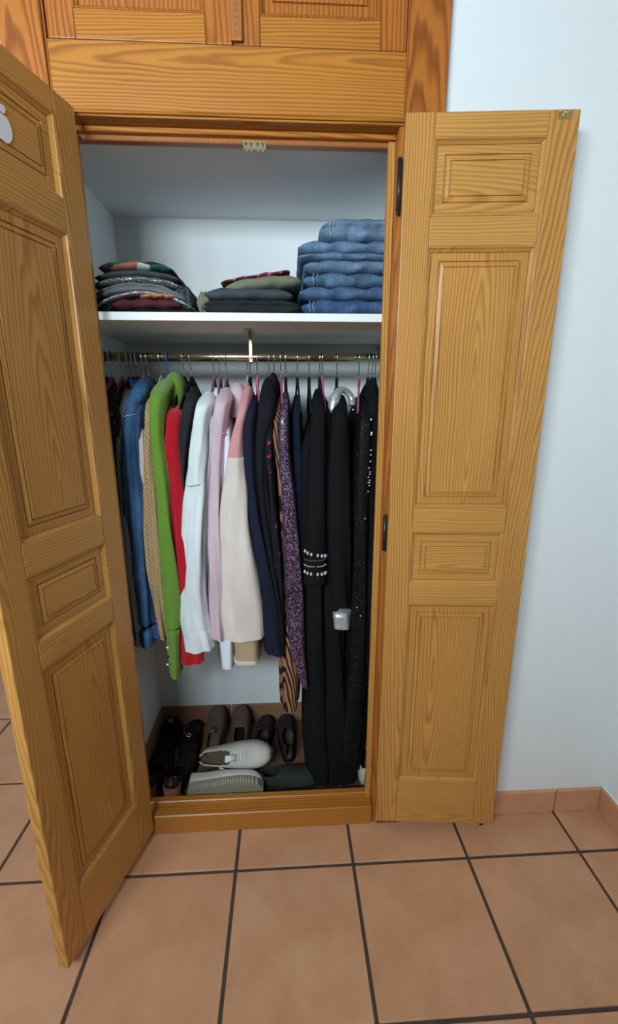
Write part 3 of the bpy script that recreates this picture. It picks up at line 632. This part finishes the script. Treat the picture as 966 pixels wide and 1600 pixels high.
# ================================================================ HANGERS
def hanger(rx, mat, label, tilt=0.0, hook='steel', bar=True):
    root = tag(empty('clothes_hanger', (rx, RY, 1.452), (0, 0, tilt)), label, 'hanger', 'hangers on the brass rail')
    R0 = RR+.0026; dz = RZ-1.452
    pts = [(0, R0*math.cos(a), dz+R0*math.sin(a)) for a in [(-.15+ k/12*(1.12))*PI for k in range(13)]]
    pts += arc_smooth([(0, -R0*.93, dz-.006), (0, -.010, dz-.022), (0, -.001, dz-.036), (0, 0, .030)], 4)[1:]
    tube('hook', pts, .0016, hook, root, 6)
    tube('shank', [(0, 0, .034), (0, 0, .004)], .0021, hook, root, 6)
    arm = arc_smooth([(0, -.002, .012), (0, -.022, -.002), (0, -.060, -.032), (0, -.100, -.068), (0, -.112, -.088)], 4)
    loop = [(x, -y, z) for x, y, z in arm][::-1] + arm
    o = tube('arms', loop, .0105, mat, root, 8, False, .30, (1, 0, 0))
    tube('neck', [(0, 0, .016), (0, 0, -.012)], .0052, mat, root, 8)
    if bar: tube('bar', [(0, -.110, -.086), (0, .110, -.086)], .0035, mat, root, 6)
    return root
HG = [(-.090, 'h_black', 'black hanger pressed against the left wall', .06), (-.076, 'h_magenta', 'magenta hanger carrying the leopard coat', .0), (-.044, 'h_magenta', 'magenta hanger carrying the grey striped shirt', .05),
 (-.023, 'h_purple', 'purple hanger just left of the denim jacket', .0), (-.010, 'h_black', 'hanger inside the mid-blue denim jacket', .04), (.003, 'h_black', 'hanger inside the darker denim shirt', .0), (.021, 'h_pink', 'pink hanger carrying the cream blouse', .0),
 (.036, 'h_black', 'black hanger carrying the tan knit cardigan', -.06), (.073, 'h_beige', 'beige hanger carrying the red cardigan', .0), (.094, 'blue_plastic', 'hanger with blue hook carrying the green sweater', .10), (.144, 'h_black', 'black hanger carrying the charcoal cardigan', -.12),
 (.167, 'h_black', 'black hanger with bare arms left of the white sweatshirt', -.16), (.235, 'h_purple', 'purple velvet hanger carrying the white sweatshirt', .0), (.253, 'h_purple', 'purple velvet hanger carrying the lilac hoodie', .02), (.273, 'h_purple', 'purple velvet hanger carrying the pale blouse', -.02),
 (.338, 'h_beige', 'beige hanger carrying the blush jacket', .0), (.346, 'h_black', 'thin black hanger inside the tan top', .0), (.368, 'h_pink', 'pink hanger carrying the navy jacket', .10), (.405, 'h_black', 'black hanger inside the tall-hooded black hoodie', .0), (.420, 'h_pink', 'pink hanger carrying the fuchsia print top', .02),
 (.440, 'h_red', 'crimson hanger carrying the tiger dress', .06), (.456, 'h_black', 'black velvet hanger carrying the purple glitter dress', .05), (.492, 'h_black', 'black velvet hanger carrying the navy satin dress', .05), (.529, 'h_black', 'black velvet hanger carrying the black strap dress', .0),
 (.562, 'h_black', 'black velvet hanger carrying the beaded blouse', .0), (.570, 'h_pink', 'pink hanger carrying the plain black gown', .0), (.616, 'h_black', 'black velvet hanger carrying the silver-collar dress', -.05), (.686, 'h_red', 'crimson hanger carrying the sequin dress', -.16),
 (.715, 'h_black', 'black hanger carrying the rightmost black maxi dress', .0), (.727, 'h_black', 'spare black hanger behind the right jamb', .02), (.737, 'h_black', 'last black hanger beside the right wall', .0)]
for x, m, l, t in HG: hanger(x, m, l, t, 'blue_plastic' if m == 'blue_plastic' else 'steel')

# ================================================================ FOLDED CLOTHES ON THE SHELF
SZ = 1.617
def folded(name, label, cat, group, x0, x1, z0, z1, mat, yf=.062, yb=.33, lobes=2, arch=0.0, tilt=0.0, seed=0, rough=.0035, endp=5, parts=None, sag=0.0):
    rn = random.Random(seed+91); ph = [rn.uniform(0, 6) for _ in range(8)]
    NX, NP = 34, 30; V = []; F = []; cx = (x0+x1)/2; H = z1-z0; L = x1-x0
    for i in range(NX+1):
        u = i/NX; e = max(0.02, 1-abs(2*u-1)**endp)**.5
        za = -arch*(2*u-1)**2 + tilt*(u-.5)*L
        for k in range(NP):
            v = k/NP
            if v < .30: q = v/.30; y = lerp(yb, yf+.012, q); z = 0.0                      # underside, back to front
            elif v < .62:
                q = (v-.30)/.32; z = H*q; bul = abs(math.sin(PI*lobes*q))**.55
                y = yf + .016*(1-bul) + .010*(abs(2*q-1)**4)
            elif v < .92: q = (v-.62)/.30; y = lerp(yf+.012, yb, q); z = H
            else: q = (v-.92)/.08; y = yb; z = H*(1-q)
            zz = z - H/2; zz *= e; y = lerp((yf+yb)/2, y, .88+.12*e)
            wv = rough*(math.sin(9*u*PI*.7+ph[0]+4*v)*.6 + math.sin(21*u+ph[1]-9*v)*.4 + math.sin(37*u+ph[2]+6*y*10)*.25)
            top = z/H
            V.append((x0+u*L-cx + .4*wv*math.sin(11*v+ph[3]), y-.06 + wv*.9*(1 if .28 < v < .64 else .2), zz + za + (wv*.8*top) - sag*math.sin(PI*u)*top))
    for i in range(NX):
        for k in range(NP): F.append((i*NP+k, i*NP+(k+1) % NP, (i+1)*NP+(k+1) % NP, (i+1)*NP+k))
    F += [tuple(range(NP)), tuple(range(NX*NP, NX*NP+NP))]
    o = link(name, mesh(name, V, F), mat, None, (cx, .06, (z0+z1)/2), True)
    return tag(o, label, cat, group)
PA = 'folded tops stacked at the left of the shelf'
for i, a in enumerate([
    ('folded_sequin_top', 'folded black sequin top at the bottom of the left stack', 'top', PA, .050, .215, SZ, 1.632, 'black_sequin', .058, .33, 1, .0),
    ('folded_burgundy_top', 'folded burgundy top near the bottom of the left stack', 'top', PA, .010, .190, 1.627, 1.654, 'burgundy', .052, .33, 1, .004),
    ('folded_orange_top', 'folded orange top peeking out of the left stack', 'top', PA, .085, .178, 1.652, 1.664, 'peach', .050, .33, 1, .002),
    ('folded_silver_top', 'silver shimmering top draped in an arc across the left stack', 'top', PA, -.034, .218, 1.659, 1.672, 'silver_lurex', .058, .33, 1, .034),
    ('folded_grey_sweater', 'crumpled mid-grey sweater in the middle of the left stack', 'sweater', PA, -.040, .200, 1.668, 1.692, 'grey', .058, .33, 2, .026),
    ('folded_glitter_top', 'grey glitter top folded in the left stack', 'top', PA, -.036, .192, 1.688, 1.708, 'grey_lurex', .060, .33, 1, .016),
    ('folded_charcoal_sweater', 'charcoal sweater folded under the leaf-print shirt', 'sweater', PA, -.028, .186, 1.703, 1.722, 'slate', .062, .33, 1, .012),
    ('folded_leaf_shirt', 'leaf-print shirt in green and orange on top of left stack', 'shirt', PA, -.016, .168, 1.720, 1.744, 'leaf_print', .064, .33, 1, .007)]):
    folded(*a, seed=i, rough=.0045, endp=4)
folded('folded_grey_sweater', 'dark grey crumpled sweater bulging at right of left stack', 'sweater', PA, .165, .214, SZ, 1.690, 'slate', .075, .32, 3, .0, 0, 44, .005, 3)
folded('folded_dark_sweater', 'black crumpled sweater bulging at left of left stack', 'sweater', PA, -.048, .012, SZ, 1.672, 'dark', .068, .32, 3, .0, 0, 45, .005, 3)
PB = 'folded tops stacked in the middle of the shelf'
for i, a in enumerate([
    ('folded_black_trousers', 'folded black trousers at the bottom of the middle stack', 'trousers', PB, .240, .497, SZ, 1.655, 'dark', .058, .33, 2, .0),
    ('folded_slate_trousers', 'faded charcoal trousers in the middle stack', 'trousers', PB, .245, .478, 1.652, 1.684, 'slate', .060, .33, 1, .004),
    ('folded_olive_shirt', 'olive shirt folded under the red plaid shirt', 'shirt', PB, .300, .500, 1.680, 1.712, 'olive', .064, .33, 1, .006, .10),
    ('folded_plaid_shirt', 'red plaid shirt on top of the middle stack', 'shirt', PB, .290, .470, 1.704, 1.717, 'red_plaid', .072, .33, 1, .0, .16)]):
    folded(*a, seed=10+i, endp=6)
folded('folded_olive_sweater', 'grey-olive sweater folded at the left end of middle stack', 'sweater', PB, .226, .262, SZ, 1.676, 'olive', .068, .33, 1, .0, 0, 20, .004, 3)
PC = 'jeans stacked at the right of the shelf'
JN = ['bottom dark blue jeans of the tall jeans stack', 'dark blue jeans second from the bottom of the jeans stack', 'mid-blue jeans with torn knee, third from stack bottom', 'blue jeans fourth from the bottom of the jeans stack',
      'thin fold of jeans fifth from the bottom of the jeans stack', 'light blue jeans with bunched leg, second from stack top', 'topmost faded light blue jeans of the jeans stack']
JZ = [(SZ, 1.656, .498), (1.653, 1.688, .492), (1.684, 1.722, .508), (1.718, 1.750, .506), (1.747, 1.768, .494), (1.764, 1.796, .493), (1.792, 1.846, .550)]
for i, ((z0, z1, x0), l) in enumerate(zip(JZ, JN)):
    o = folded('folded_jeans', l, 'jeans', PC, x0, .775, z0, z1, 'jean%d' % (6-i), .056+.003*(i % 3), .34, 1 if i in (4,) else 2 if i == 6 else 1, .0, 0, 30+i, .0075, 5)
    for q in ((.022, .032) if i in (0, 2, 6) else ()):
        tube('seam', [(x0+q-o.location.x+.002*math.sin(9*k/8), .0565+.003*(i % 3)-.06-.001+.010*abs(2*k/8-1)**4, lerp(z0+.004, z1-.004, k/8)-o.location.z) for k in range(9)], .0007, 'stitch', o, 5)

# ================================================================ SHOES
FZ = .028
def shoe(name, label, cat, group, loc, rot, um, sm, L=.25, W=.088, hh=.07, ht=.045, sole=.022, opening=.45, laces=False, lm=None, insole='insole', heel=None, strap=False):
    root = tag(empty(name, loc, rot), label, cat, group)
    def hwid(s): return W/2*(.62+.38*math.sin(min(1, s/.68)*PI/2)**2)*(1 if s < .72 else math.sqrt(max(.0, 1-((s-.72)/.285)**2)))*(1 if s > .10 else math.sqrt(max(.05, 1-((.10-s)/.115)**2)))
    ss = [k/26 for k in range(27)]
    lift = (lambda s: heel*(1-min(1, s/.62))**1.3) if heel else (lambda s: 0.0)
    out = [(s, hwid(s)) for s in ss]
    ring = [((s-.5)*L, w) for s, w in out] + [((s-.5)*L, -w) for s, w in reversed(out)]
    n = len(ring); Sv = ss + ss[::-1]
    V = [(x, y*.96, lift(s)) for (x, y), s in zip(ring, Sv)] + [(x, y*1.04, lift(s)+sole*.5) for (x, y), s in zip(ring, Sv)] + [(x, y, lift(s)+sole) for (x, y), s in zip(ring, Sv)]
    F = [tuple(range(n)), tuple(range(2*n, 3*n))] + [(r*n+i, r*n+(i+1) % n, (r+1)*n+(i+1) % n, (r+1)*n+i) for r in (0, 1) for i in range(n)]
    link('sole', mesh('sole', V, F), sm, root)
    if heel:
        hv = []; hf = []
        for z, g in ((0, .86), (heel*.95, 1.02)):
            for k in range(14):
                a = 2*PI*k/14; hv.append((-.40*L+.034*g*math.cos(a), .029*g*math.sin(a), z))
        hf = [tuple(range(14)), tuple(range(14, 28))] + [(k, (k+1) % 14, 14+(k+1) % 14, 14+k) for k in range(14)]
        link('heel', mesh('heel', hv, hf), 'heel', root, smooth=False)
    NP = 18; V = []; F = []
    def hgt(s):
        base = lerp(hh, ht, min(1, s/.72)**1.2)
        return base*(1 if s < .8 else math.sqrt(max(.02, 1-((s-.8)/.21)**2)))
    for s in ss:
        w, h = hwid(s)*.97, hgt(s)
        for k in range(NP+1):
            a = PI*k/NP; V.append(((s-.5)*L, w*math.copysign(abs(math.cos(a))**.8, math.cos(a)), lift(s)+sole*.9+h*math.sin(a)**.7))
    for i in range(len(ss)-1):
        for k in range(NP):
            s = (ss[i]+ss[i+1])/2; a = (k+.5)/NP
            if strap:
                if not (.60 < s < .80 or .30 < s < .36 and True): continue
            elif s < opening and abs(a-.5) < .26*math.sqrt(max(0, 1-((s-opening*.42)/(opening*.6))**2))+.03: continue
            F.append((i*(NP+1)+k, i*(NP+1)+k+1, (i+1)*(NP+1)+k+1, (i+1)*(NP+1)+k))
    me = bpy.data.meshes.new('upper'); me.from_pydata(V, [], F); me.update()
    bm = bmesh.new(); bm.from_mesh(me); bmesh.ops.delete(bm, geom=[v for v in bm.verts if not v.link_faces], context='VERTS'); bmesh.ops.recalc_face_normals(bm, faces=bm.faces); bm.to_mesh(me); bm.free()
    if strap:
        for lo_, hi_ in ((.28, .40), (.55, .85)):
            b2 = bmesh.new(); b2.from_mesh(me); bmesh.ops.delete(b2, geom=[f for f in b2.faces if not lo_ < f.calc_center_median().x/L+.5 < hi_], context='FACES')
            bmesh.ops.delete(b2, geom=[v for v in b2.verts if not v.link_faces], context='VERTS')
            m2 = bpy.data.meshes.new('strap'); b2.to_mesh(m2); b2.free()
            u = link('strap', m2, um, root, smooth=True); md = u.modifiers.new('thickness', 'SOLIDIFY'); md.thickness = .004; md.offset = -1
    else:
        u = link('upper', me, um, root, smooth=True); md = u.modifiers.new('thickness', 'SOLIDIFY'); md.thickness = .004; md.offset = -1
    V = [((s-.5)*L, q*hwid(s)*.9, lift(s)+sole+.003) for s in ss for q in (-1, 1)]
    link('insole', mesh('insole', V, [(2*i, 2*i+1, 2*i+3, 2*i+2) for i in range(26)]), insole, root)
    if laces:
        for k in range(5):
            s = opening+.02+k*.045; h = hgt(s)+sole*.9+lift(s)
            tube('lace', [((s-.5)*L, -.018, h*.94), ((s-.5)*L+.006, 0, h+.004), ((s-.5)*L, .018, h*.94)], .0026, lm, root, 6)
        tube('tongue', [((opening-.04-.5)*L, 0, hgt(opening)+sole+.016), ((opening+.10-.5)*L, 0, hgt(opening+.1)+sole-.002)], [.012, .010], lm, root, 8, False, .35, (0, 0, 1))
    if strap:
        tube('buckle', [((.70-.5)*L+.008*math.cos(2*PI*k/14), .0+.009*math.sin(2*PI*k/14), hgt(.7)+sole+.003) for k in range(14)], .0014, 'spark', root, 6, True)
    return root
R = math.radians
SG = 'shoes on the wardrobe floor'
shoe('white_sneaker', 'white laced sneaker lying on its side on top of the other', 'shoe', SG, (.258, .232, FZ+.066), (R(56), R(-3), R(-3)), 'canvas', 'sole', .262, .094, .072, .05, .028, .42, True, 'white')
shoe('white_sneaker', 'white sneaker on its side showing its patterned sole at the sill', 'shoe', SG, (.226, .078, FZ+.047), (R(-84), R(0), R(1)), 'canvas', 'sole', .262, .094, .060, .045, .028, .42, True, 'white')
shoe('heeled_mule', 'dark mule with terracotta block heel nearest the white sneakers', 'shoe', SG, (.050, .190, FZ), (0, 0, R(84)), 'mule', 'mule', .235, .084, .050, .04, .010, .55, heel=.080)
shoe('heeled_mule', 'dark mule with block heel nearest the open left door', 'shoe', SG, (-.042, .195, FZ), (0, 0, R(88)), 'mule', 'mule', .235, .084, .050, .04, .010, .55, heel=.080)
shoe('buckle_sandal', 'black buckled sandal at the back left corner', 'sandal', SG, (-.045, .372, FZ), (0, 0, R(90)), 'black', 'black', .215, .082, .055, .05, .022, .3, strap=True, insole='plum')
shoe('buckle_sandal', 'black sandal with shiny ring buckle beside the taupe shoes', 'sandal', SG, (.048, .372, FZ), (0, 0, R(-90)), 'black', 'black', .215, .082, .055, .05, .022, .3, strap=True, insole='plum')
shoe('taupe_shoe', 'taupe shoe leaning toe-up on back wall, left of its pair', 'shoe', SG, (.148, .362, FZ+.040), (0, R(-24), R(88)), 'taupe', 'taupe', .232, .080, .055, .045, .016, .42, True, 'taupe')
shoe('taupe_shoe', 'taupe shoe with dark opening leaning on back wall, right of pair', 'shoe', SG, (.250, .362, FZ+.038), (0, R(-23), R(92)), 'taupe', 'taupe', .232, .080, .060, .045, .016, .5, insole='black')
shoe('dark_boot', 'dark plum shoe standing behind the white sneaker toe', 'shoe', SG, (.345, .360, FZ), (0, 0, R(86)), 'plum', 'black', .225, .080, .075, .05, .016, .45)
shoe('dark_boot', 'dark plum shoe partly hidden by the long black dresses', 'shoe', SG, (.440, .360, FZ), (0, 0, R(94)), 'plum', 'black', .225, .080, .075, .05, .016, .45)
shoe('black_clog', 'blackish green clog lying along the sill under dresses', 'shoe', SG, (.452, .150, FZ), (0, 0, R(3)), 'darkgreen', 'darkgreen', .215, .085, .062, .048, .016, .30)
shoe('pale_sneaker', 'pale shoe peeking out at the right jamb', 'shoe', SG, (.728, .215, FZ+.0), (0, 0, R(90)), 'canvas', 'taupe', .24, .084, .085, .05, .035, .42)
